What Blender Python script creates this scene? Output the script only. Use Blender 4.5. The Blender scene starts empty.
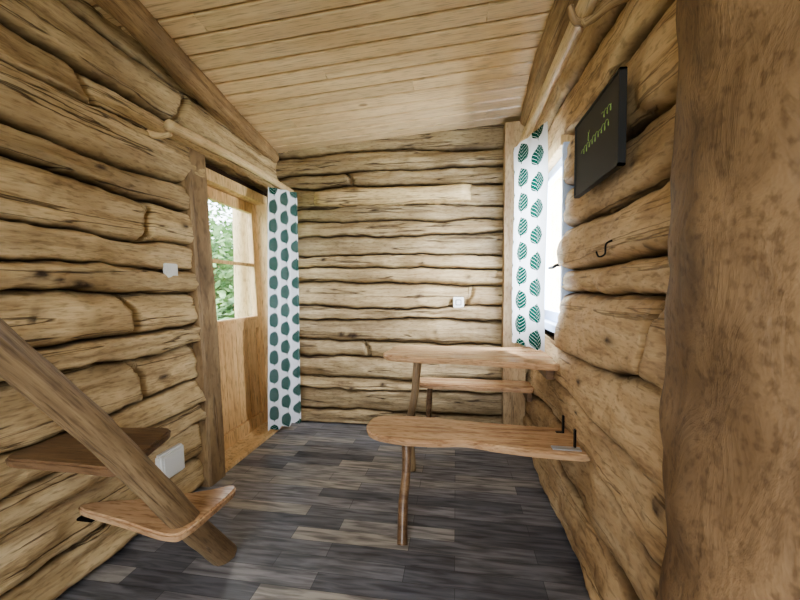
import bpy, bmesh, math, random
from mathutils import Vector, noise
random.seed(7)
C = bpy.context.scene.collection
try:
    bpy.context.scene.view_settings.look = 'AgX - Medium High Contrast'
except Exception:
    pass

# ------------------------------------------------------------ helpers
def N(x, y=0.0, z=0.0):
    return noise.noise(Vector((x, y, z)))

def srgb(r, g, b):
    f = lambda c: (c/255/12.92) if c/255 <= 0.04045 else ((c/255+0.055)/1.055)**2.4
    return (f(r), f(g), f(b), 1)

def empty(name, loc=(0, 0, 0)):
    e = bpy.data.objects.new(name, None)
    e.location = (0, 0, 0)
    C.objects.link(e)
    return e

def mkobj(name, verts, faces, mat, parent=None, wc=None, tone=None, knot=None, smooth=True, mats=None, fm=None):
    me = bpy.data.meshes.new(name)
    me.from_pydata([tuple(v) for v in verts], [], faces)
    me.update()
    if wc:
        a = me.attributes.new('wc', 'FLOAT_VECTOR', 'POINT')
        a.data.foreach_set('vector', [c for v in wc for c in v])
    if tone:
        a = me.attributes.new('tone', 'FLOAT', 'POINT'); a.data.foreach_set('value', tone)
    if knot:
        a = me.attributes.new('knot', 'FLOAT', 'POINT'); a.data.foreach_set('value', knot)
    if mats:
        for m in mats: me.materials.append(m)
        me.polygons.foreach_set('material_index', fm)
    else:
        me.materials.append(mat)
    me.polygons.foreach_set('use_smooth', [smooth]*len(me.polygons))
    o = bpy.data.objects.new(name, me)
    C.objects.link(o)
    if parent: o.parent = parent
    return o

# ------------------------------------------------------------ materials
def newmat(name):
    m = bpy.data.materials.new(name); m.use_nodes = True
    nt = m.node_tree
    return m, nt, nt.nodes['Principled BSDF']

def plain(name, col, rough=0.5, metal=0.0):
    m, nt, b = newmat(name)
    n = nt.nodes.new('ShaderNodeTexNoise'); n.inputs['Scale'].default_value = 30
    mx = nt.nodes.new('ShaderNodeMixRGB'); mx.blend_type = 'MULTIPLY'; mx.inputs[0].default_value = 0.12
    mx.inputs[1].default_value = col
    nt.links.new(n.outputs['Fac'], mx.inputs[2]); nt.links.new(mx.outputs[0], b.inputs['Base Color'])
    b.inputs['Roughness'].default_value = rough; b.inputs['Metallic'].default_value = metal
    return m

def wood(name, dark, mid, light, source='attr', stretch=(1.3, 16, 16), rough=0.6, bump=0.35, blotch=None, knots=0.0, blot_amt=0.5, cracks=0.0, sat=0.87, val=1.0):
    m, nt, b = newmat(name)
    L = nt.links
    if source == 'attr':
        a = nt.nodes.new('ShaderNodeAttribute'); a.attribute_name = 'wc'; co = a.outputs['Vector']
    else:
        a = nt.nodes.new('ShaderNodeTexCoord'); co = a.outputs['Object']
    mp = nt.nodes.new('ShaderNodeMapping'); mp.inputs['Scale'].default_value = stretch
    L.new(co, mp.inputs['Vector'])
    n1 = nt.nodes.new('ShaderNodeTexNoise'); n1.inputs['Scale'].default_value = 1.0
    n1.inputs['Detail'].default_value = 5; n1.inputs['Roughness'].default_value = 0.7; n1.inputs['Distortion'].default_value = 0.5
    L.new(mp.outputs[0], n1.inputs['Vector'])
    r = nt.nodes.new('ShaderNodeValToRGB')
    r.color_ramp.elements[0].position = 0.30; r.color_ramp.elements[0].color = dark
    r.color_ramp.elements[1].position = 0.68; r.color_ramp.elements[1].color = light
    e = r.color_ramp.elements.new(0.46); e.color = mid
    L.new(n1.outputs['Fac'], r.inputs[0])
    cur = r.outputs[0]
    n2 = nt.nodes.new('ShaderNodeTexNoise'); n2.inputs['Scale'].default_value = 3.2; n2.inputs['Detail'].default_value = 3
    L.new(co, n2.inputs['Vector'])
    r2 = nt.nodes.new('ShaderNodeValToRGB')
    r2.color_ramp.elements[0].position = 0.42; r2.color_ramp.elements[1].position = 0.62
    L.new(n2.outputs['Fac'], r2.inputs[0])
    mu = nt.nodes.new('ShaderNodeMath'); mu.operation = 'MULTIPLY'; mu.inputs[1].default_value = blot_amt
    L.new(r2.outputs[0], mu.inputs[0])
    mx = nt.nodes.new('ShaderNodeMixRGB'); L.new(mu.outputs[0], mx.inputs[0]); L.new(cur, mx.inputs[1])
    mx.inputs[2].default_value = blotch or dark
    cur = mx.outputs[0]
    n3 = nt.nodes.new('ShaderNodeTexNoise'); n3.inputs['Scale'].default_value = 1; n3.inputs['Detail'].default_value = 2
    mp3 = nt.nodes.new('ShaderNodeMapping'); mp3.inputs['Scale'].default_value = tuple(s*(5 if s > 5 else 9) for s in stretch)
    L.new(co, mp3.inputs['Vector']); L.new(mp3.outputs[0], n3.inputs['Vector'])
    r3 = nt.nodes.new('ShaderNodeValToRGB'); r3.color_ramp.elements[0].position = 0.32; r3.color_ramp.elements[0].color = (0.55, 0.5, 0.43, 1)
    r3.color_ramp.elements[1].position = 0.48
    L.new(n3.outputs['Fac'], r3.inputs[0])
    m3 = nt.nodes.new('ShaderNodeMixRGB'); m3.blend_type = 'MULTIPLY'; m3.inputs[0].default_value = 0.7
    L.new(cur, m3.inputs[1]); L.new(r3.outputs[0], m3.inputs[2]); cur = m3.outputs[0]
    hcrack = None
    if cracks > 0:
        mpc = nt.nodes.new('ShaderNodeMapping'); mpc.inputs['Scale'].default_value = (0.7, 17, 1); mpc.inputs['Location'].default_value = (3, 7, 0)
        nc = nt.nodes.new('ShaderNodeTexNoise'); nc.inputs['Scale'].default_value = 1.0; nc.inputs['Detail'].default_value = 3
        L.new(co, mpc.inputs[0]); L.new(mpc.outputs[0], nc.inputs['Vector'])
        s1 = nt.nodes.new('ShaderNodeMath'); s1.operation = 'SUBTRACT'; s1.inputs[1].default_value = .59; L.new(nc.outputs['Fac'], s1.inputs[0])
        s2 = nt.nodes.new('ShaderNodeMath'); s2.operation = 'ABSOLUTE'; L.new(s1.outputs[0], s2.inputs[0])
        s3 = nt.nodes.new('ShaderNodeMapRange'); s3.inputs['From Min'].default_value = 0.004; s3.inputs['From Max'].default_value = 0.014
        s3.inputs['To Min'].default_value = cracks; s3.inputs['To Max'].default_value = 0
        L.new(s2.outputs[0], s3.inputs['Value'])
        mc = nt.nodes.new('ShaderNodeMixRGB'); L.new(s3.outputs[0], mc.inputs[0]); L.new(cur, mc.inputs[1]); mc.inputs[2].default_value = srgb(70, 46, 26)
        cur = mc.outputs[0]; hcrack = s3.outputs[0]
    if knots > 0:
        v = nt.nodes.new('ShaderNodeTexVoronoi'); v.inputs['Scale'].default_value = knots
        mpk = nt.nodes.new('ShaderNodeMapping'); mpk.inputs['Scale'].default_value = (0.55, 1, 1)
        L.new(co, mpk.inputs['Vector']); L.new(mpk.outputs[0], v.inputs['Vector'])
        rk = nt.nodes.new('ShaderNodeValToRGB'); rk.color_ramp.elements[0].position = 0.05; rk.color_ramp.elements[0].color = (.8, .8, .8, 1)
        rk.color_ramp.elements[1].position = 0.09; rk.color_ramp.elements[1].color = (0, 0, 0, 1)
        L.new(v.outputs['Distance'], rk.inputs[0])
        mk = nt.nodes.new('ShaderNodeMixRGB'); L.new(rk.outputs[0], mk.inputs[0]); L.new(cur, mk.inputs[1])
        mk.inputs[2].default_value = (dark[0]*0.5, dark[1]*0.42, dark[2]*0.35, 1); cur = mk.outputs[0]
    t = nt.nodes.new('ShaderNodeAttribute'); t.attribute_name = 'tone'
    ad = nt.nodes.new('ShaderNodeMath'); ad.operation = 'ADD'; ad.inputs[1].default_value = val
    L.new(t.outputs['Fac'], ad.inputs[0])
    hs = nt.nodes.new('ShaderNodeHueSaturation'); L.new(ad.outputs[0], hs.inputs['Value']); L.new(cur, hs.inputs['Color'])
    hs.inputs['Saturation'].default_value = sat
    hs.inputs['Hue'].default_value = 0.504
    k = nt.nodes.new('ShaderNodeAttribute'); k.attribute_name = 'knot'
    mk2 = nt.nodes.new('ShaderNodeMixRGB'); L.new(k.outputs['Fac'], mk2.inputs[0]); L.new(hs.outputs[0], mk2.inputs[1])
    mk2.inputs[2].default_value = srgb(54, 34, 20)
    L.new(mk2.outputs[0], b.inputs['Base Color'])
    b.inputs['Roughness'].default_value = rough
    bp = nt.nodes.new('ShaderNodeBump'); bp.inputs['Strength'].default_value = bump; bp.inputs['Distance'].default_value = 0.014
    hh = n1.outputs['Fac']
    if hcrack is not None:
        sb = nt.nodes.new('ShaderNodeMath'); sb.operation = 'SUBTRACT'; L.new(hh, sb.inputs[0]); L.new(hcrack, sb.inputs[1]); hh = sb.outputs[0]
    L.new(hh, bp.inputs['Height']); L.new(bp.outputs[0], b.inputs['Normal'])
    return m

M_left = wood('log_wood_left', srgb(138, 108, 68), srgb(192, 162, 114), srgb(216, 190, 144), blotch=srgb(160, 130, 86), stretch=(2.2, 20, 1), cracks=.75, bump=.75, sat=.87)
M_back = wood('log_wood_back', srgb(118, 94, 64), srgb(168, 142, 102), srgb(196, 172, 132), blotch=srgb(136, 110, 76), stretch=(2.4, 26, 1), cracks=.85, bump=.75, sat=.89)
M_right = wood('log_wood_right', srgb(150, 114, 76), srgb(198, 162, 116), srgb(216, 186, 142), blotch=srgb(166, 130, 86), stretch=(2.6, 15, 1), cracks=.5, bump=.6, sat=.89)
M_post = wood('peeled_trunk_wood', srgb(102, 76, 48), srgb(136, 104, 70), srgb(160, 126, 88), source='obj', blotch=srgb(104, 76, 48), stretch=(13, 13, 5), bump=0.55, blot_amt=0.55, sat=.9)
M_pole = wood('peeled_pole_wood', srgb(196, 160, 108), srgb(222, 190, 140), srgb(232, 204, 158), stretch=(2, 26, 1), rough=0.45, bump=.15)
M_beam = wood('beam_wood', srgb(118, 86, 52), srgb(168, 132, 86), srgb(196, 162, 114), stretch=(2, 20, 1), cracks=.6, bump=.5)
M_ceil = wood('pine_board_wood', srgb(204, 166, 118), srgb(228, 196, 150), srgb(242, 214, 172), stretch=(1.0, 24, 1), blotch=srgb(216, 180, 134), knots=4.0, bump=0.08, rough=0.33, blot_amt=0.35, sat=.88, val=1.02)
M_slab = wood('oiled_slab_wood', srgb(148, 104, 70), srgb(196, 152, 110), srgb(216, 178, 136), source='obj', stretch=(2, 18, 18), rough=0.2, bump=0.06, knots=2.2, blot_amt=0.3, sat=.88)
M_tread = wood('tread_wood', srgb(86, 60, 38), srgb(122, 88, 58), srgb(152, 118, 82), source='obj', stretch=(2, 18, 18), rough=0.35, bump=0.15)
M_door = wood('door_wood', srgb(186, 136, 80), srgb(218, 172, 114), srgb(232, 192, 136), source='obj', stretch=(14, 14, 1.6), rough=0.4, bump=0.08, blot_amt=0.3, sat=.9)
M_frame = wood('frame_wood', srgb(186, 144, 90), srgb(220, 182, 128), srgb(234, 202, 150), source='obj', stretch=(12, 12, 1.6), rough=0.5, bump=0.1, blot_amt=0.2, sat=.9)
M_dpost = wood('door_post_wood', srgb(104, 78, 50), srgb(144, 114, 78), srgb(176, 146, 104), stretch=(1.6, 18, 1), rough=0.45, cracks=.5, bump=.5)
M_iron = plain('dark_iron', srgb(28, 26, 25), 0.45, 0.7)
M_white = plain('white_plastic', srgb(232, 232, 230), 0.35)
M_grey = plain('grey_plastic', srgb(70, 70, 70), 0.4)
M_paint = plain('pale_painted_wood', srgb(200, 214, 240), 0.4)
M_galv = plain('galvanised_steel', srgb(205, 208, 212), 0.3, 0.6)
M_board = plain('black_board', srgb(40, 41, 42), 0.5)
M_chalk = plain('green_chalk', srgb(150, 180, 110), 0.9)
M_dark = plain('wall_core_dark_wood', srgb(60, 42, 26), 0.9)

def glass():
    m = bpy.data.materials.new('window_glass'); m.use_nodes = True
    nt = m.node_tree; nt.nodes.clear()
    o = nt.nodes.new('ShaderNodeOutputMaterial'); mx = nt.nodes.new('ShaderNodeMixShader'); mx.inputs[0].default_value = 0.07
    t = nt.nodes.new('ShaderNodeBsdfTransparent'); g = nt.nodes.new('ShaderNodeBsdfGlossy'); g.inputs['Roughness'].default_value = 0.03
    nt.links.new(t.outputs[0], mx.inputs[1]); nt.links.new(g.outputs[0], mx.inputs[2]); nt.links.new(mx.outputs[0], o.inputs[0])
    return m
M_glass = glass()

def floor_mat():
    m, nt, b = newmat('grey_vinyl_planks'); L = nt.links
    tc = nt.nodes.new('ShaderNodeTexCoord')
    br = nt.nodes.new('ShaderNodeTexBrick')
    br.inputs['Scale'].default_value = 1.0; br.inputs['Brick Width'].default_value = 0.55; br.inputs['Row Height'].default_value = 0.088
    br.inputs['Mortar Size'].default_value = 0.0012; br.inputs['Mortar Smooth'].default_value = 0.2
    br.inputs['Color1'].default_value = (0, 0, 0, 1); br.inputs['Color2'].default_value = (1, 1, 1, 1); br.inputs['Mortar'].default_value = (0, 0, 0, 1)
    br.offset = 0.37; br.offset_frequency = 2
    L.new(tc.outputs['Object'], br.inputs['Vector'])
    r = nt.nodes.new('ShaderNodeValToRGB'); cr = r.color_ramp; cr.interpolation = 'CONSTANT'
    cr.elements[0].position = 0; cr.elements[0].color = srgb(98, 99, 106)
    cr.elements[1].position = 0.18; cr.elements[1].color = srgb(134, 133, 137)
    for p, c in ((0.34, (114, 115, 121)), (0.5, (150, 147, 145)), (0.62, (122, 122, 127)), (0.76, (102, 103, 110)), (0.88, (158, 153, 147))):
        e = cr.elements.new(p); e.color = srgb(*c)
    L.new(br.outputs['Color'], r.inputs[0])
    mp = nt.nodes.new('ShaderNodeMapping'); mp.inputs['Scale'].default_value = (5, 42, 1); L.new(tc.outputs['Object'], mp.inputs[0])
    n = nt.nodes.new('ShaderNodeTexNoise'); n.inputs['Scale'].default_value = 1; n.inputs['Detail'].default_value = 6; n.inputs['Distortion'].default_value = 0.6
    L.new(mp.outputs[0], n.inputs['Vector'])
    r2 = nt.nodes.new('ShaderNodeValToRGB'); r2.color_ramp.elements[0].position = 0.34; r2.color_ramp.elements[0].color = (0.38, 0.38, 0.40, 1)
    r2.color_ramp.elements[1].position = 0.62; r2.color_ramp.elements[1].color = (1.3, 1.3, 1.3, 1)
    L.new(n.outputs['Fac'], r2.inputs[0])
    mx = nt.nodes.new('ShaderNodeMixRGB'); mx.blend_type = 'MULTIPLY'; mx.inputs[0].default_value = 0.9
    L.new(r.outputs[0], mx.inputs[1]); L.new(r2.outputs[0], mx.inputs[2])
    m2 = nt.nodes.new('ShaderNodeMixRGB'); L.new(br.outputs['Fac'], m2.inputs[0]); L.new(mx.outputs[0], m2.inputs[1]); m2.inputs[2].default_value = srgb(62, 62, 66)
    L.new(m2.outputs[0], b.inputs['Base Color']); b.inputs['Roughness'].default_value = 0.36
    bp = nt.nodes.new('ShaderNodeBump'); bp.inputs['Strength'].default_value = 0.15; bp.inputs['Distance'].default_value = 0.004
    L.new(n.outputs['Fac'], bp.inputs['Height']); L.new(bp.outputs[0], b.inputs['Normal'])
    return m

def curtain_mat():
    m, nt, b = newmat('leaf_print_fabric'); L = nt.links
    a = nt.nodes.new('ShaderNodeAttribute'); a.attribute_name = 'wc'
    sx = nt.nodes.new('ShaderNodeSeparateXYZ'); L.new(a.outputs['Vector'], sx.inputs[0])
    def M(op, *ins):
        n = nt.nodes.new('ShaderNodeMath'); n.operation = op
        for i, v in enumerate(ins):
            if isinstance(v, (int, float)): n.inputs[i].default_value = v
            else: L.new(v, n.inputs[i])
        return n.outputs[0]
    U = M('DIVIDE', sx.outputs[0], 0.125)
    V0 = M('DIVIDE', sx.outputs[1], 0.145)
    col = M('FLOOR', U)
    V = M('ADD', V0, M('MULTIPLY', col, 0.5))
    fu = M('SUBTRACT', M('FRACT', U), 0.5); fv = M('SUBTRACT', M('FRACT', V), 0.5)
    au = M('ABSOLUTE', fu)
    tpos = M('DIVIDE', M('ADD', fv, 0.36), 0.76)
    tcl = M('MINIMUM', M('MAXIMUM', tpos, 0.0), 1.0)
    w = M('MULTIPLY', M('MULTIPLY', M('POWER', tcl, 0.5), M('SUBTRACT', 1.0, M('POWER', tcl, 1.7))), 0.74)
    inside = M('LESS_THAN', au, w)
    vein = M('GREATER_THAN', M('FRACT', M('MULTIPLY', M('SUBTRACT', fv, M('MULTIPLY', au, 0.9)), 7.0)), 0.10)
    stem = M('MULTIPLY', M('LESS_THAN', au, 0.022), M('MULTIPLY', M('LESS_THAN', fv, -0.3), M('GREATER_THAN', fv, -0.44)))
    mask = M('MAXIMUM', M('MULTIPLY', inside, vein), stem)
    mx = nt.nodes.new('ShaderNodeMixRGB'); L.new(mask, mx.inputs[0])
    mx.inputs[1].default_value = srgb(232, 235, 242); mx.inputs[2].default_value = srgb(0, 72, 60)
    L.new(mx.outputs[0], b.inputs['Base Color']); b.inputs['Roughness'].default_value = 0.9
    b.inputs['Specular IOR Level'].default_value = 0.15
    tr = nt.nodes.new('ShaderNodeBsdfTranslucent'); L.new(mx.outputs[0], tr.inputs[0])
    ms = nt.nodes.new('ShaderNodeMixShader'); ms.inputs[0].default_value = 0.15
    out = nt.nodes['Material Output']
    L.new(b.outputs[0], ms.inputs[1]); L.new(tr.outputs[0], ms.inputs[2]); L.new(ms.outputs[0], out.inputs[0])
    return m
M_curt = curtain_mat()

# ------------------------------------------------------------ geometry builders
def bx(name, x0, x1, y0, y1, z0, z1, mat, parent=None, mapping=None, bev=0.003):
    vs = [(x, y, z) for x in (x0, x1) for y in (y0, y1) for z in (z0, z1)]
    if mapping: vs = [mapping(*v) for v in vs]
    f = [(0, 1, 3, 2), (4, 6, 7, 5), (0, 4, 5, 1), (2, 3, 7, 6), (0, 2, 6, 4), (1, 5, 7, 3)]
    o = mkobj(name, vs, f, mat, parent, smooth=False)
    bm = bmesh.new(); bm.from_mesh(o.data); bmesh.ops.recalc_face_normals(bm, faces=bm.faces)
    if bev: bmesh.ops.bevel(bm, geom=bm.edges, offset=bev, segments=2, affect='EDGES')
    bm.to_mesh(o.data); bm.free()
    return o

def tube(name, pts, radii, mat, parent=None, seg=20, wob=0.06, sub=14, seed=0, flat=1.0, cap=True):
    P = [Vector(p) for p in pts]
    path, rad = [], []
    n = len(P)
    for i in range(n-1):
        p0 = P[max(i-1, 0)]; p1 = P[i]; p2 = P[i+1]; p3 = P[min(i+2, n-1)]
        for k in range(sub):
            t = k/sub
            path.append(0.5*((2*p1)+(-p0+p2)*t+(2*p0-5*p1+4*p2-p3)*t*t+(-p0+3*p1-3*p2+p3)*t**3))
            rad.append(radii[i]*(1-t)+radii[i+1]*t)
    path.append(P[-1]); rad.append(radii[-1])
    vs, wc, fs = [], [], []
    up = Vector((0, 0, 1))
    d0 = (path[-1]-path[0]).normalized()
    if abs(d0.z) > 0.9: up = Vector((0, 1, 0))
    s = 0
    for i, p in enumerate(path):
        d = (path[min(i+1, len(path)-1)]-path[max(i-1, 0)]).normalized()
        a = d.cross(up).normalized(); b_ = a.cross(d).normalized()
        if i: s += (p-path[i-1]).length
        for j in range(seg):
            th = 2*math.pi*j/seg
            r = rad[i]*(1+wob*N(math.cos(th)*1.3+seed, math.sin(th)*1.3, s*3.0+seed*3)+wob*0.6*N(math.cos(th)*3+seed, math.sin(th)*3, s*9))
            vs.append(p+a*math.cos(th)*r*flat+b_*math.sin(th)*r)
            wc.append((s+seed*3.1, rad[i]*2.2*abs(th-math.pi)*0.7+seed*1.7, seed))
    for i in range(len(path)-1):
        for j in range(seg):
            fs.append((i*seg+j, i*seg+(j+1) % seg, (i+1)*seg+(j+1) % seg, (i+1)*seg+j))
    if cap:
        fs.append(tuple(range(seg-1, -1, -1))); fs.append(tuple((len(path)-1)*seg+j for j in range(seg)))
    o = mkobj(name, vs, fs, mat, parent, wc=wc)
    bm = bmesh.new(); bm.from_mesh(o.data); bmesh.ops.recalc_face_normals(bm, faces=bm.faces)
    bm.to_mesh(o.data); bm.free()
    return o

def slab(name, pts, z, th, mat, parent=None, bev=0.008):
    n = len(pts); out = []
    for i in range(n):
        p0, p1, p2, p3 = (Vector(pts[(i+k-1) % n]) for k in range(4))
        for k in range(6):
            t = k/6
            out.append(0.5*((2*p1)+(-p0+p2)*t+(2*p0-5*p1+4*p2-p3)*t*t+(-p0+3*p1-3*p2+p3)*t**3))
    bm = bmesh.new()
    top = [bm.verts.new((p.x, p.y, z)) for p in out]
    c = sum(out, Vector((0, 0)))/len(out)
    bot = [bm.verts.new((p.x+(c.x-p.x)*0.02, p.y+(c.y-p.y)*0.05, z-th)) for p in out]
    bm.faces.new(top); bm.faces.new(bot[::-1])
    m = len(out)
    for i in range(m): bm.faces.new((top[i], bot[i], bot[(i+1) % m], top[(i+1) % m]))
    bmesh.ops.recalc_face_normals(bm, faces=bm.faces)
    ed = [e for e in bm.edges if any(len(f.verts) > 4 for f in e.link_faces)]
    bmesh.ops.bevel(bm, geom=ed, offset=bev, segments=3, affect='EDGES')
    me = bpy.data.meshes.new(name); bm.to_mesh(me); bm.free(); me.materials.append(mat)
    o = bpy.data.objects.new(name, me); C.objects.link(o)
    if parent: o.parent = parent
    return o

def log_wall(name, u0, u1, zs, mapping, mat, openings=(), knots=(), seed=0, joints=(), step=0.014, rows=19, amp=0.03, wav=0.034, bark=0.75):
    rnd = random.Random(seed)
    nu = int((u1-u0)/step)+1
    vs, fs, wc, tone, kn = [], [], [], [], []
    nl = len(zs)-1
    jb = {}
    for (i, u) in joints: jb.setdefault(i, []).append(u)
    def bnd(i, u):
        if i == 0 or i == nl: return zs[i]
        return zs[i]+wav*N(u*0.8+seed, i*7.3)*1.7+0.020*N(u*3.0, i*3.1+seed)+0.010*N(u*9, i*5.7)+0.004*N(u*30, i*2.7)
    for i in range(nl):
        A = amp*rnd.uniform(0.4, 1.8); ex = rnd.uniform(3.0, 14.0); exb = rnd.uniform(2.5, 12.0); tilt = rnd.uniform(-0.026, 0.006)
        tn = rnd.uniform(-0.20, 0.12); off = rnd.uniform(0, 50)
        js = jb.get(i, [])
        base = len(vs)
        for a in range(nu+1):
            u = u0+(u1-u0)*a/nu
            zb, zt = bnd(i, u), bnd(i+1, u)
            seg_id = sum(1 for j in js if u > j)
            ea = ex*(1+0.6*N(u*1.5+off, i*2.2+5)); eb = exb*(1+0.6*N(u*1.5+off, i*2.2))
            for r in range(rows):
                v = r/(rows-1)
                v = 0.5-0.5*math.cos(math.pi*v)
                s = abs(2*v-1)
                prof = max(0, 1-s**(ea if v > .5 else eb))**0.5
                p = -0.055+(A+0.055)*prof
                fac = N(u*2.3+off, v*2.0, i*3.3)
                p += (tilt*(2*v-1)+0.020*fac+0.014*N(u*6+off, v*3, i)+0.010*abs(N(u*11, v*8, i+off))+0.005*N(u*34, v*18, i+off))*prof
                p += 0.014*seg_id*(1 if i % 2 else -1)*prof
                z = zb+(zt-zb)*v
                for j in js:
                    jj = j+0.06*(v-0.5)*(1 if i % 2 else -1)+0.02*math.sin(v*3.1)+0.01*N(v*6, j*9)
                    d = abs(u-jj)
                    if d < 0.02: p -= (A+0.05)*(1-(d/0.02))**1.0*prof
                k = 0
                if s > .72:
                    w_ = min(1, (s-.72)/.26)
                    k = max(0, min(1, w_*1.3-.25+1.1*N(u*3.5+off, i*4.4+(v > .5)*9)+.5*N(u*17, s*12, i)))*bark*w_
                for (ku, kz, kr) in knots:
                    q = ((u-ku)/(kr*2.0))**2+((z-kz)/kr)**2
                    if q < 4:
                        e = math.exp(-q*1.6)
                        k = max(k, min(1, e*1.5*(0.8+0.5*N(u*60, z*60)))); p += 0.008*math.exp(-q*0.5)
                vs.append(mapping(u, z, p))
                wc.append((u+off+seg_id*5, z*1.0+off, 0)); tone.append(tn+seg_id*0.07+0.10*N(u*1.3+off, i)); kn.append(k)
        for a in range(nu):
            um = u0+(u1-u0)*(a+0.5)/nu
            for r in range(rows-1):
                zq = (zs[i]+(zs[i+1]-zs[i])*(r+0.5)/(rows-1))
                if any(o[0] < um < o[1] and o[2] < zq < o[3] for o in openings): continue
                q = base+a*rows+r
                fs.append((q, q+rows, q+rows+1, q+1))
    us = sorted(set([u0, u1]+[c for o in openings for c in o[:2]])); zz = sorted(set([zs[0], zs[-1]]+[c for o in openings for c in o[2:]]))
    nf = len(fs)
    for a in range(len(us)-1):
        for b_ in range(len(zz)-1):
            um, zm = (us[a]+us[a+1])/2, (zz[b_]+zz[b_+1])/2
            if any(o[0] < um < o[1] and o[2] < zm < o[3] for o in openings): continue
            q = len(vs)
            for x in (us[a], us[a+1]):
                for z in (zz[b_], zz[b_+1]):
                    for p in (-0.045, -0.16):
                        vs.append(mapping(x, z, p)); wc.append((x, z, 0)); tone.append(0); kn.append(0)
            fs += [(q, q+1, q+3, q+2), (q+4, q+6, q+7, q+5), (q, q+4, q+5, q+1), (q+2, q+3, q+7, q+6), (q, q+2, q+6, q+4), (q+1, q+5, q+7, q+3)]
    fm = [0]*nf+[1]*(len(fs)-nf)
    return mkobj(name, vs, fs, None, wc=wc, tone=tone, knot=kn, mats=[mat, M_dark], fm=fm)

mapL = lambda u, z, p: (-1.475-0.05*z+p, u, z)
mapR = lambda u, z, p: (0.57-p, u, z)
mapRn = lambda u, z, p: (1.12-p, u, z)
mapB = lambda u, z, p: (u, 3.04-p, z)
mapF = lambda u, z, p: (u, -1.9+p, z)

ZL = [0, .13, .36, .48, .62, .83, .93, 1.14, 1.25, 1.40, 1.62, 1.74, 1.96, 2.08, 2.31, 2.50, 2.75]
ZB = [0, .12, .30, .41, .58, .70, .90, 1.01, 1.20, 1.33, 1.43, 1.60, 1.71, 1.83, 2.0, 2.13, 2.27, 2.7]
ZR = [0, .22, .40, .62, .88, 1.12, 1.27, 1.46, 1.70, 1.90, 2.14, 2.34, 2.75]
DO = (2.05, 2.97, 0.0, 1.93)
WO = (2.02, 2.66, 0.95, 1.90)
def rk(seed, ua, ub, n):
    q = random.Random(seed)
    return [(q.uniform(ua, ub), q.uniform(.2, 2.2), q.uniform(.007, .016)) for _ in range(n)]
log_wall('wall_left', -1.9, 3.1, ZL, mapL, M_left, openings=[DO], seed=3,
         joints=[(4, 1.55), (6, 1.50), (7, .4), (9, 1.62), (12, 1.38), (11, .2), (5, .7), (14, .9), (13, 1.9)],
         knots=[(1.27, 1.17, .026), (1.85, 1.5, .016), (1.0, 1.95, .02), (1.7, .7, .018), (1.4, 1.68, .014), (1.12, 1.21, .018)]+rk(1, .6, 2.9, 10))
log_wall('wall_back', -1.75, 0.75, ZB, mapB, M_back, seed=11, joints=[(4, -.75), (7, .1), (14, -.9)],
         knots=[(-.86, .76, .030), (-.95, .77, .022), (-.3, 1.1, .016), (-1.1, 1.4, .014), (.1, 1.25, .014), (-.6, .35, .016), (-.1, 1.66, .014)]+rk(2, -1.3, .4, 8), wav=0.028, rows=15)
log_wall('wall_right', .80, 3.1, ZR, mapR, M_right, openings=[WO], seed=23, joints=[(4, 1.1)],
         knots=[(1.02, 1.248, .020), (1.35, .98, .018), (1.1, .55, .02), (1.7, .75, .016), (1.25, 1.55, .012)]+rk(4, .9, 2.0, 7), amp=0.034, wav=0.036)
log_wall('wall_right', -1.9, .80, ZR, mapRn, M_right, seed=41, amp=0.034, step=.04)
RO = (-1.35, 0.5, 0.5, 2.2)  # unseen opening, added so the fill lamp can shine into the room
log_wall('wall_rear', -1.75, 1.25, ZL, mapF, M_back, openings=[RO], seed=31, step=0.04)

def short_log():
    vs, fs, wc = [], [], []
    nu, nr = 60, 11
    for a in range(nu+1):
        t = a/nu; x = -1.20+1.32*t
        e = min(1, (min(t, 1-t)*18)**0.5) if min(t, 1-t) < 1/18 else 1
        for r in range(nr):
            v = 0.5-0.5*math.cos(math.pi*r/(nr-1)); s = abs(2*v-1)
            h0, h1 = 1.845+0.012*N(x*2, 1)+.01*(1-e), 1.975+0.02*N(x*2, 5)+0.01*t
            p = -0.02+(0.12)*(1-s**8)**0.5*(0.3+0.7*e)+0.006*N(x*6, v*3)
            if a in (0, nu): p = 0
            vs.append((x, 3.04-p, h0+(h1-h0)*v)); wc.append((x+9, v*.16+4, 0))
    for a in range(nu):
        for r in range(nr-1):
            q = a*nr+r; fs.append((q, q+nr, q+nr+1, q+1))
    return mkobj('split_log_slab', vs, fs, M_left, wc=wc, tone=[0.14]*len(vs))
short_log()

# ------------------------------------------------------------ floor / ceiling
f = mkobj('floor', [(-1.75, -2, 0), (1.3, -2, 0), (1.3, 3.2, 0), (-1.75, 3.2, 0), (-1.75, -2, -.1), (1.3, -2, -.1), (1.3, 3.2, -.1), (-1.75, 3.2, -.1)],
          [(0, 1, 2, 3), (7, 6, 5, 4), (0, 4, 5, 1), (2, 6, 7, 3), (1, 5, 6, 2), (3, 7, 4, 0)], floor_mat(), smooth=False)

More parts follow.
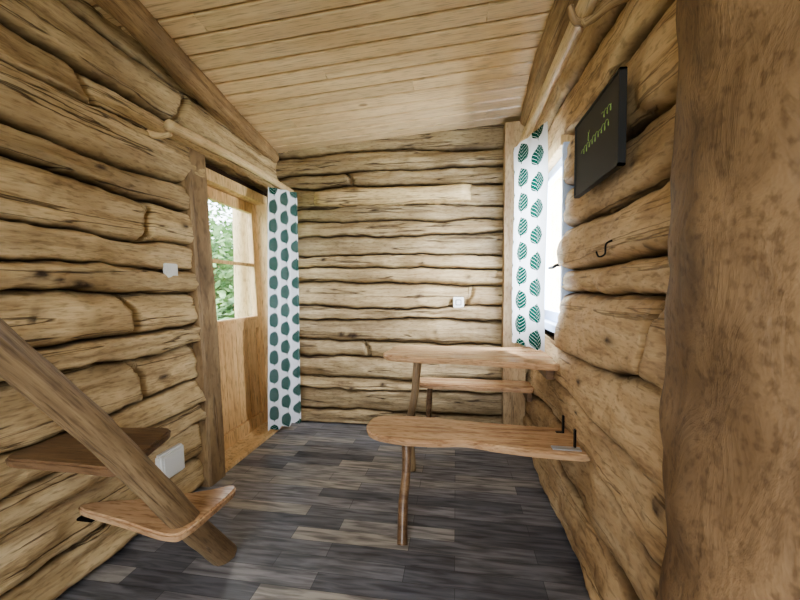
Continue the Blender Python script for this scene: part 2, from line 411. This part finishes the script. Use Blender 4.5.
def cz(x, y): return 2.325+0.065*(x+1.5)+0.045*(2.95-y)
def ceiling():
    vs, fs, wc, tone = [], [], [], []
    y = 3.15; i = 0; rnd = random.Random(5)
    W = 0.118
    while y > -2.0:
        cut = rnd.uniform(-1.2, 0.3)
        spans = [(-1.75, cut), (cut+0.003, 1.3)] if i % 2 == 0 else [(-1.75, 1.3)]
        for (xa, xb) in spans:
            tn = rnd.uniform(-.10, .06); off = rnd.uniform(0, 40)
            nx = 8
            prof = [(0, 0.022), (0.003, 0.006), (0.010, 0), (W-.010, 0), (W-.003, 0.006), (W, 0.022), (W, .03), (0, .03)]
            base = len(vs); m = len(prof)
            for a in range(nx+1):
                x = xa+(xb-xa)*a/nx
                for (dy, dz) in prof:
                    yy = y-dy; vs.append((x, yy, cz(x, yy)+dz)); wc.append((x+off, dy+off, 0)); tone.append(tn)
            for a in range(nx):
                for r in range(m):
                    fs.append((base+a*m+r, base+a*m+(r+1) % m, base+(a+1)*m+(r+1) % m, base+(a+1)*m+r))
        y -= W+0.004; i += 1
    q = len(vs)
    for dz in (.031, .12):
        for (x, yy) in ((-1.9, -2.1), (1.4, -2.1), (1.4, 3.3), (-1.9, 3.3)):
            vs.append((x, yy, cz(x, yy)+dz)); wc.append((0, 0, 0)); tone.append(-.7)
    fs += [(q, q+3, q+2, q+1), (q+4, q+5, q+6, q+7), (q, q+1, q+5, q+4), (q+1, q+2, q+6, q+5), (q+2, q+3, q+7, q+6), (q+3, q, q+4, q+7)]
    mkobj('ceiling', vs, fs, M_ceil, wc=wc, tone=tone, smooth=False)
ceiling()

tube('ceiling_beam', [(-1.57, 3.0, 2.28), (-1.50, 2.2, 2.32), (-1.43, 1.5, 2.37), (-1.33, .6, 2.41), (-1.30, -.6, 2.44)], [.07, .072, .07, .07, .07], M_beam, seg=28, seed=2, wob=.22)
tube('ceiling_beam', [(.53, 3.0, 2.41), (.505, 2.2, 2.45), (.515, 1.4, 2.49), (.50, .5, 2.52), (.50, -.6, 2.56)], [.06, .065, .065, .07, .07], M_beam, seg=28, seed=5, wob=.2)

# ------------------------------------------------------------ posts
tube('timber_post', [(.775, .80, 0), (.77, .805, .6), (.762, .80, 1.2), (.757, .80, 1.9), (.755, .8, 2.44)], [.334, .318, .303, .292, .284], M_post, seg=90, seed=8, wob=.08, sub=20)
def square_post(name, x0, x1, y0, y1, z0, z1, mat, tone=0):
    vs, fs, wc = [], [], []; n = 30
    ring = [(x0, y1), (x0, y0), ((x0+x1)/2, y0-.008), (x1, y0), (x1, y1)]
    for a in range(n+1):
        z = z0+(z1-z0)*a/n
        for k, (x, y) in enumerate(ring):
            vs.append((x+.007*N(z*2, k), y+.005*N(z*2.5, k+9), z)); wc.append((z, k*.07, 0))
    m = len(ring)
    for a in range(n):
        for r in range(m): fs.append((a*m+r, a*m+(r+1) % m, (a+1)*m+(r+1) % m, (a+1)*m+r))
    fs.append(tuple(range(m))); fs.append(tuple(n*m+r for r in range(m)))
    o = mkobj(name, vs, fs, mat, wc=wc, tone=[tone]*len(vs), smooth=False)
    bm = bmesh.new(); bm.from_mesh(o.data); bmesh.ops.recalc_face_normals(bm, faces=bm.faces); bm.to_mesh(o.data); bm.free()
    return o
square_post('corner_post', .36, .525, 2.90, 3.0, 0, 2.40, M_right, -.18)

# ------------------------------------------------------------ doorway
def door_post():
    vs, fs, wc = [], [], []; n = 40
    for a in range(n+1):
        z = 1.96*a/n
        bow = .012*math.sin(z*2.2)
        y0, y1 = 1.93+bow+.004*N(z*5), 2.08+bow+.006*N(z*3, 4)
        ring = [(y0, -.03), (y0, .056), (y0+.012, .07), (y1-.012, .07), (y1, .056), (y1, -.16)]
        for k, (u, p) in enumerate(ring):
            vs.append(mapL(u, z, p)); wc.append((z+3, k*.04, 0))
    m = 6
    for a in range(n):
        for r in range(m): fs.append((a*m+r, a*m+(r+1) % m, (a+1)*m+(r+1) % m, (a+1)*m+r))
    fs.append(tuple(range(m))); fs.append(tuple(n*m+r for r in range(m)))
    o = mkobj('trim_1', vs, fs, M_dpost, wc=wc, smooth=False)
    bm = bmesh.new(); bm.from_mesh(o.data); bmesh.ops.recalc_face_normals(bm, faces=bm.faces); bm.to_mesh(o.data); bm.free()
door_post()
def lb(name, u0, u1, z0, z1, p0, p1, mat, parent, mp=mapL, bev=.003):
    return bx(name, u0, u1, z0, z1, p0, p1, mat, parent, mapping=mp, bev=bev)
D = empty('door_1')
lb('frame_head', 2.07, 2.97, 1.86, 1.935, -.17, -.02, M_frame, D)
lb('frame_jamb_near', 2.07, 2.17, .0, 1.86, -.17, -.06, M_frame, D)
lb('frame_jamb_far', 2.93, 2.98, .0, 1.86, -.17, -.02, M_frame, D)
lb('stile_near', 2.17, 2.27, .03, 1.855, -.15, -.105, M_door, D)
lb('stile_far', 2.85, 2.93, .03, 1.855, -.15, -.105, M_door, D)
lb('top_rail', 2.27, 2.85, 1.775, 1.855, -.15, -.105, M_door, D)
lb('glazing_bar', 2.27, 2.85, 1.335, 1.36, -.145, -.108, M_door, D)
lb('lock_rail', 2.27, 2.85, .835, .93, -.15, -.105, M_door, D)
lb('lock_rail_moulding', 2.26, 2.86, .90, .925, -.105, -.092, M_door, D)
lb('bottom_rail', 2.27, 2.85, .03, .13, -.15, -.105, M_door, D)
for i in range(4):
    w = .58/4
    lb('panel_board_%d' % (i+1), 2.27+i*w, 2.27+(i+1)*w, .13, .835, -.142, -.122, M_door, D, bev=.0025)
lb('glass_upper', 2.265, 2.855, 1.355, 1.78, -.130, -.126, M_glass, D, bev=0)
lb('glass_lower', 2.265, 2.855, .925, 1.34, -.130, -.126, M_glass, D, bev=0)
lb('threshold', 2.07, 2.97, 0.0, .022, -.17, .055, M_frame, D)

# ------------------------------------------------------------ window
Wd = empty('window_1')
u0, u1, z0, z1 = WO
def rb(n, a, b_, c, d, e, f_, m, bev=.003): return lb(n, a, b_, c, d, e, f_, m, Wd, mp=mapR, bev=bev)
rb('sill', u0-.01, u1+.01, z0-.03, z0+.012, -.17, .055, M_paint)
rb('head', u0-.01, u1+.01, z1-.012, z1+.04, -.17, .045, M_frame)
rb('jamb_near', u0-.02, u0+.008, z0, z1, -.17, .035, M_paint)
rb('jamb_far', u1-.008, u1+.035, z0, z1, -.17, .045, M_frame)
rb('sash_stile_near', u0+.008, u0+.06, z0+.012, z1-.012, -.05, -.005, M_paint)
rb('sash_stile_far', u1-.06, u1-.008, z0+.012, z1-.012, -.05, -.005, M_paint)
rb('sash_rail_top', u0+.06, u1-.06, z1-.065, z1-.012, -.05, -.005, M_paint)
rb('sash_rail_bottom', u0+.06, u1-.06, z0+.012, z0+.07, -.05, -.005, M_paint)
rb('glass', u0+.055, u1-.055, z0+.065, z1-.06, -.03, -.026, M_glass, bev=0)
rb('handle_base', u0+.022, u0+.042, 1.23, 1.30, -.005, .005, M_iron)
tube('handle', [mapR(u0+.032, 1.28, 0), mapR(u0+.032, 1.28, .045), mapR(u0+.05, 1.27, .06), mapR(u0+.12, 1.27, .062)], [.009, .009, .009, .008], M_iron, Wd, seg=10, wob=0)

# ------------------------------------------------------------ curtains
def curtain(path, z0, z1, folds, amp, topscale=1.0, botspread=1.15, seedv=0, cloth=1.0, uoff=0.0):
    a, b_ = Vector(path[0]), Vector(path[1]); d = b_-a; Ln = d.length; d.normalize(); nrm = Vector((-d.y, d.x))
    nu, nv = folds*16, 40
    vs, fs, wc = [], [], []
    for j in range(nv+1):
        t = j/nv; z = z1+(z0-z1)*t
        sp = topscale+(botspread-topscale)*t
        for i in range(nu+1):
            s = i/nu
            ph = s*folds*2*math.pi+0.35*math.sin(t*2.2+s*5+seedv)
            am = amp*(0.75+0.3*t)*(1+0.35*N(s*4+seedv, t*.8))
            q = a+d*((s-.5)*Ln*sp+Ln*.5+0.005*math.sin(ph*2))+nrm*(am*math.sin(ph)+0.01*N(s*3, t*2+seedv))
            hem = 0.006*math.sin(ph) if j == nv else 0
            vs.append((q.x, q.y, z+hem)); wc.append((s*cloth+uoff, (z1-z0)*t*-1+5, 0))
    for j in range(nv):
        for i in range(nu):
            q = j*(nu+1)+i; fs.append((q, q+1, q+nu+2, q+nu+1))
    return mkobj('curtain', vs, fs, M_curt, wc=wc)
c1 = curtain(((-1.42, 2.62), (-1.255, 2.86)), .06, 1.925, 3, .017, .85, 1.0, 1, .34)
c2 = curtain(((.468, 2.05), (.350, 2.42)), .82, 2.03, 3, .007, .97, 1.0, 4, .27, .0)
tube('curtain_rod', [(-1.355, 1.60, 1.935), (-1.35, 2.2, 1.957), (-1.345, 2.92, 1.95)], [.026, .024, .021], M_pole, seg=14, seed=4, wob=.1)
tube('curtain_rod', [(.405, 1.20, 2.055), (.405, 1.75, 2.065), (.40, 2.5, 2.05)], [.028, .026, .023], M_pole, seg=14, seed=6, wob=.1)
R1 = empty('rod_bracket')
tube('fork', [(-1.52, 1.66, 1.93), (-1.45, 1.655, 1.91), (-1.385, 1.65, 1.915)], [.018, .016, .012], M_pole, R1, seg=10, seed=3)
R2 = empty('rod_bracket')
tube('fork', [(.54, 1.31, 2.10), (.48, 1.31, 2.075), (.43, 1.305, 2.035), (.40, 1.30, 2.015)], [.022, .02, .018, .013], M_beam, R2, seg=12, seed=3)
tube('fork_tip', [(.44, 1.31, 2.04), (.385, 1.31, 2.03), (.362, 1.30, 2.075)], [.014, .013, .009], M_beam, R2, seg=12, seed=7)

# ------------------------------------------------------------ table and benches
T = empty('dining_table')
slab('top', [(-.44, 2.20), (-.425, 2.36), (-.39, 2.54), (-.1, 2.56), (.2, 2.54), (.545, 2.56), (.565, 2.3), (.56, 2.02), (.3, 2.04), (.05, 2.09), (-.2, 2.10), (-.38, 2.13)], .762, .036, M_slab, T)
tube('leg', [(-.24, 2.34, .73), (-.255, 2.33, .5), (-.285, 2.32, .28), (-.275, 2.31, 0)], [.026, .024, .025, .028], M_dpost, T, seg=14, seed=9, wob=.15)
bx('wall_cleat', .49, .53, 2.10, 2.5, .66, .725, M_tread, T)
B1 = empty('bench')
slab('seat', [(-.455, 1.84), (-.44, 1.95), (-.36, 2.0), (-.15, 2.005), (.1, 1.975), (.35, 1.955), (.575, 1.93), (.605, 1.80), (.60, 1.655), (.4, 1.645), (.2, 1.672), (.05, 1.71), (-.12, 1.685), (-.28, 1.69), (-.41, 1.74)], .455, .036, M_slab, B1)
tube('leg', [(-.235, 1.76, .42), (-.23, 1.73, .3), (-.24, 1.69, .15), (-.235, 1.62, 0)], [.022, .021, .022, .024], M_tread, B1, seg=14, seed=12, wob=.15)
for i, yy in enumerate((1.70, 1.88)):
    bx('strap_%d' % (i+1), .515, .523, yy-.008, yy+.008, .45, .54, M_iron, B1, bev=.001)
    bx('strap_foot_%d' % (i+1), .485, .523, yy-.008, yy+.008, .4555, .460, M_iron, B1, bev=.001)
bx('plate', .42, .54, 1.67, 1.705, .4555, .4615, M_galv, B1, bev=.001)
B2 = empty('bench')
slab('seat', [(-.31, 2.70), (-.32, 2.78), (-.29, 2.87), (0, 2.88), (.3, 2.875), (.53, 2.87), (.54, 2.77), (.53, 2.655), (.3, 2.66), (0, 2.665), (-.2, 2.67)], .462, .036, M_slab, B2)
tube('leg', [(-.19, 2.78, .425), (-.2, 2.77, .2), (-.19, 2.76, 0)], [.022, .02, .022], M_tread, B2, seg=12, seed=15)
bx('wall_cleat', .50, .53, 2.68, 2.85, .36, .421, M_tread, B2)

# ------------------------------------------------------------ stairs
S = empty('staircase')
a = Vector((-.985, 1.44, .0)); b_ = Vector((-1.02, .04, 1.86))
tube('stringer', [a, a+(b_-a)*.16, a+(b_-a)*.4+Vector((0, .012, .012)), a+(b_-a)*.7, b_], [.054, .048, .043, .040, .040], M_dpost, S, seg=24, seed=20, wob=.12, flat=.85)
slab('tread_1', [(-1.45, 1.21), (-1.42, 1.26), (-1.25, 1.31), (-1.05, 1.40), (-.965, 1.455), (-.925, 1.43), (-.925, 1.30), (-.94, 1.15), (-1.0, 1.12), (-1.2, 1.16)], .305, .036, M_slab, S)
slab('tread_2', [(-1.47, 1.00), (-1.465, 1.22), (-1.42, 1.27), (-1.27, 1.285), (-1.12, 1.30), (-1.075, 1.20), (-1.04, 1.06), (-1.05, .98), (-1.2, .98), (-1.35, .98)], .605, .036, M_tread, S)
slab('tread_3', [(-1.48, .50), (-1.475, .66), (-1.3, .70), (-1.12, .68), (-1.08, .58), (-1.08, .48), (-1.3, .47)], .92, .036, M_tread, S)
bx('tread_bracket', -1.45, -1.38, 1.20, 1.24, .257, .269, M_iron, S)

# ------------------------------------------------------------ small fittings
def plate(name, parent, mp, uc, zc, w, h, p0, p1, mat, bev=.004):
    return lb(name, uc-w/2, uc+w/2, zc-h/2, zc+h/2, p0, p1, mat, parent, mp=mp, bev=bev)
SW = empty('light_switch')
plate('plate', SW, mapL, 1.77, 1.25, .08, .08, .02, .047, M_white)
plate('rocker', SW, mapL, 1.77, 1.25, .045, .045, .047, .052, M_white, .002)
OU = empty('electrical_outlet')
plate('plate', OU, mapB, .02, 1.045, .085, .085, .02, .055, M_white)
plate('socket', OU, mapB, .02, 1.045, .045, .045, .055, .058, M_grey, .003)
plate('socket_face', OU, mapB, .02, 1.045, .035, .035, .058, .0595, M_white, .001)
JB = empty('electrical_junction_box')
plate('casing', JB, mapL, 1.69, .255, .17, .14, .01, .048, M_white, .01)
plate('cover', JB, mapL, 1.69, .255, .135, .105, .048, .054, M_white, .003)
BB = empty('chalkboard')
bx('board', .487, .505, 1.225, 1.64, 1.535, 1.822, M_board, BB)
for nm, (a, b_, c, d) in {'edge_top': (1.22, 1.645, 1.815, 1.825), 'edge_bottom': (1.22, 1.645, 1.532, 1.542), 'edge_near': (1.22, 1.23, 1.532, 1.825), 'edge_far': (1.635, 1.645, 1.532, 1.825)}.items():
    bx(nm, .483, .506, a, b_, c, d, M_board, BB, bev=.002)
bx('wall_batten', .50, .54, 1.3, 1.55, 1.66, 1.70, M_tread, BB)
def script_line(nm, y0, y1, z, amp, loops, ph, dz=0):
    cu = bpy.data.curves.new(nm, 'CURVE'); cu.dimensions = '3D'; cu.bevel_depth = .0009
    sp = cu.splines.new('POLY'); n = 160; sp.points.add(n)
    for i in range(n+1):
        t = i/n; w = t*loops*2*math.pi+ph
        y = y0+(y1-y0)*t+.009*math.cos(w); zz = z+dz*t+amp*math.sin(w)*(0.55+.6*abs(math.sin(t*9+ph)))
        sp.points[i].co = (.4865, y, zz, 1)
    cu.materials.append(M_chalk); o = bpy.data.objects.new(nm, cu); C.objects.link(o); o.parent = BB
script_line('writing_1', 1.56, 1.30, 1.69, .013, 9, 0, .01)
script_line('writing_2', 1.36, 1.28, 1.74, .012, 3, 1)
script_line('writing_3', 1.50, 1.48, 1.725, .018, 1, 2)
HK = empty('coat_hook')
tube('shank', [(.535, 1.34, 1.325), (.50, 1.34, 1.31), (.497, 1.345, 1.275), (.48, 1.35, 1.267), (.472, 1.352, 1.285)], [.003]*5, M_iron, HK, seg=8, wob=0)

# ------------------------------------------------------------ outdoors
def leaf_mat(name, a, b_):
    m, nt, b0 = newmat(name); n = nt.nodes.new('ShaderNodeTexNoise'); n.inputs['Scale'].default_value = 4
    tc = nt.nodes.new('ShaderNodeTexCoord'); nt.links.new(tc.outputs['Object'], n.inputs['Vector'])
    r = nt.nodes.new('ShaderNodeValToRGB'); r.color_ramp.elements[0].color = a; r.color_ramp.elements[1].color = b_
    r.color_ramp.elements[0].position = .35; r.color_ramp.elements[1].position = .65
    nt.links.new(n.outputs['Fac'], r.inputs[0]); nt.links.new(r.outputs[0], b0.inputs['Base Color']); b0.inputs['Roughness'].default_value = .6
    return m
M_leaf = leaf_mat('foliage', srgb(56, 92, 52), srgb(142, 176, 116))
M_grass = leaf_mat('grass', srgb(80, 110, 60), srgb(120, 146, 86))
def tree(x, y, h, r, n, seed):
    rnd = random.Random(seed); E = empty('tree')
    tube('trunk', [(x, y, -.32), (x+.05, y, h*.4), (x, y+.1, h*.9)], [.1, .08, .03], M_beam, E, seg=10)
    vs, fs = [], []
    for _ in range(n):
        d = Vector((rnd.gauss(0, 1), rnd.gauss(0, 1), rnd.gauss(0, 1))).normalized()*(rnd.random()**.45)
        c = Vector((x+d.x*r, y+d.y*r, max(-.25, h*.52+d.z*h*.55)))
        s = rnd.uniform(.03, .075)
        a = Vector((rnd.gauss(0, 1), rnd.gauss(0, 1), rnd.gauss(0, .6))).normalized(); b_ = a.orthogonal().normalized()
        q = len(vs); vs += [c-a*s*1.6, c+b_*s*.7, c+a*s*1.6, c-b_*s*.7]; fs.append((q, q+1, q+2, q+3))
    mkobj('leaves', vs, fs, M_leaf, E, smooth=False)
for k, (x, y, h, r, n) in enumerate([(-4.4, 6.2, 2.2, .9, 2500), (-5.4, 9.2, 2.9, 1.2, 2600), (-6.6, 9.0, 3.8, 1.4, 2200), (-7.5, 12.5, 3.4, 1.7, 2200), (-3.4, 5.2, 1.0, .5, 900)]):
    tree(x, y, h, r, n, k)
mkobj('lawn', [(-40, -20, -.32), (20, -20, -.32), (20, 40, -.32), (-40, 40, -.32)], [(0, 1, 2, 3)], M_grass)
tube('porch_post', [(-2.22, 3.62, -.32), (-2.2, 3.6, 1.2), (-2.22, 3.6, 2.8)], [.10, .095, .10], M_frame, seg=18)

# ------------------------------------------------------------ light
w = bpy.data.worlds.new('sky'); bpy.context.scene.world = w; w.use_nodes = True
bg = w.node_tree.nodes['Background']; bg.inputs[0].default_value = (.84, .92, 1, 1); bg.inputs[1].default_value = 8.5
def area(name, loc, rot, sx, sy, power, col):
    l = bpy.data.lights.new(name, 'AREA'); l.shape = 'RECTANGLE'; l.size = sx; l.size_y = sy; l.energy = power; l.color = col
    o = bpy.data.objects.new(name, l); o.location = loc; o.rotation_euler = rot; C.objects.link(o)
area('daylight_window', (1.05, 2.3, 1.6), (0, math.radians(78), 0), 1.2, 1.1, 290, (.87, .94, 1))
area('rear_fill', (-.5, -2.4, 1.7), (math.radians(95), 0, 0), 1.9, 1.2, 52, (1, .98, .95))  # added fill lamp behind the camera, lifts the ambient light

cam = bpy.data.cameras.new('camera'); cam.lens = 16.65; cam.sensor_width = 36; cam.clip_start = .01
co = bpy.data.objects.new('camera', cam); co.location = (0, 0, 1.16); co.rotation_euler = (math.radians(88.14), 0, math.radians(8.6))
C.objects.link(co); bpy.context.scene.camera = co
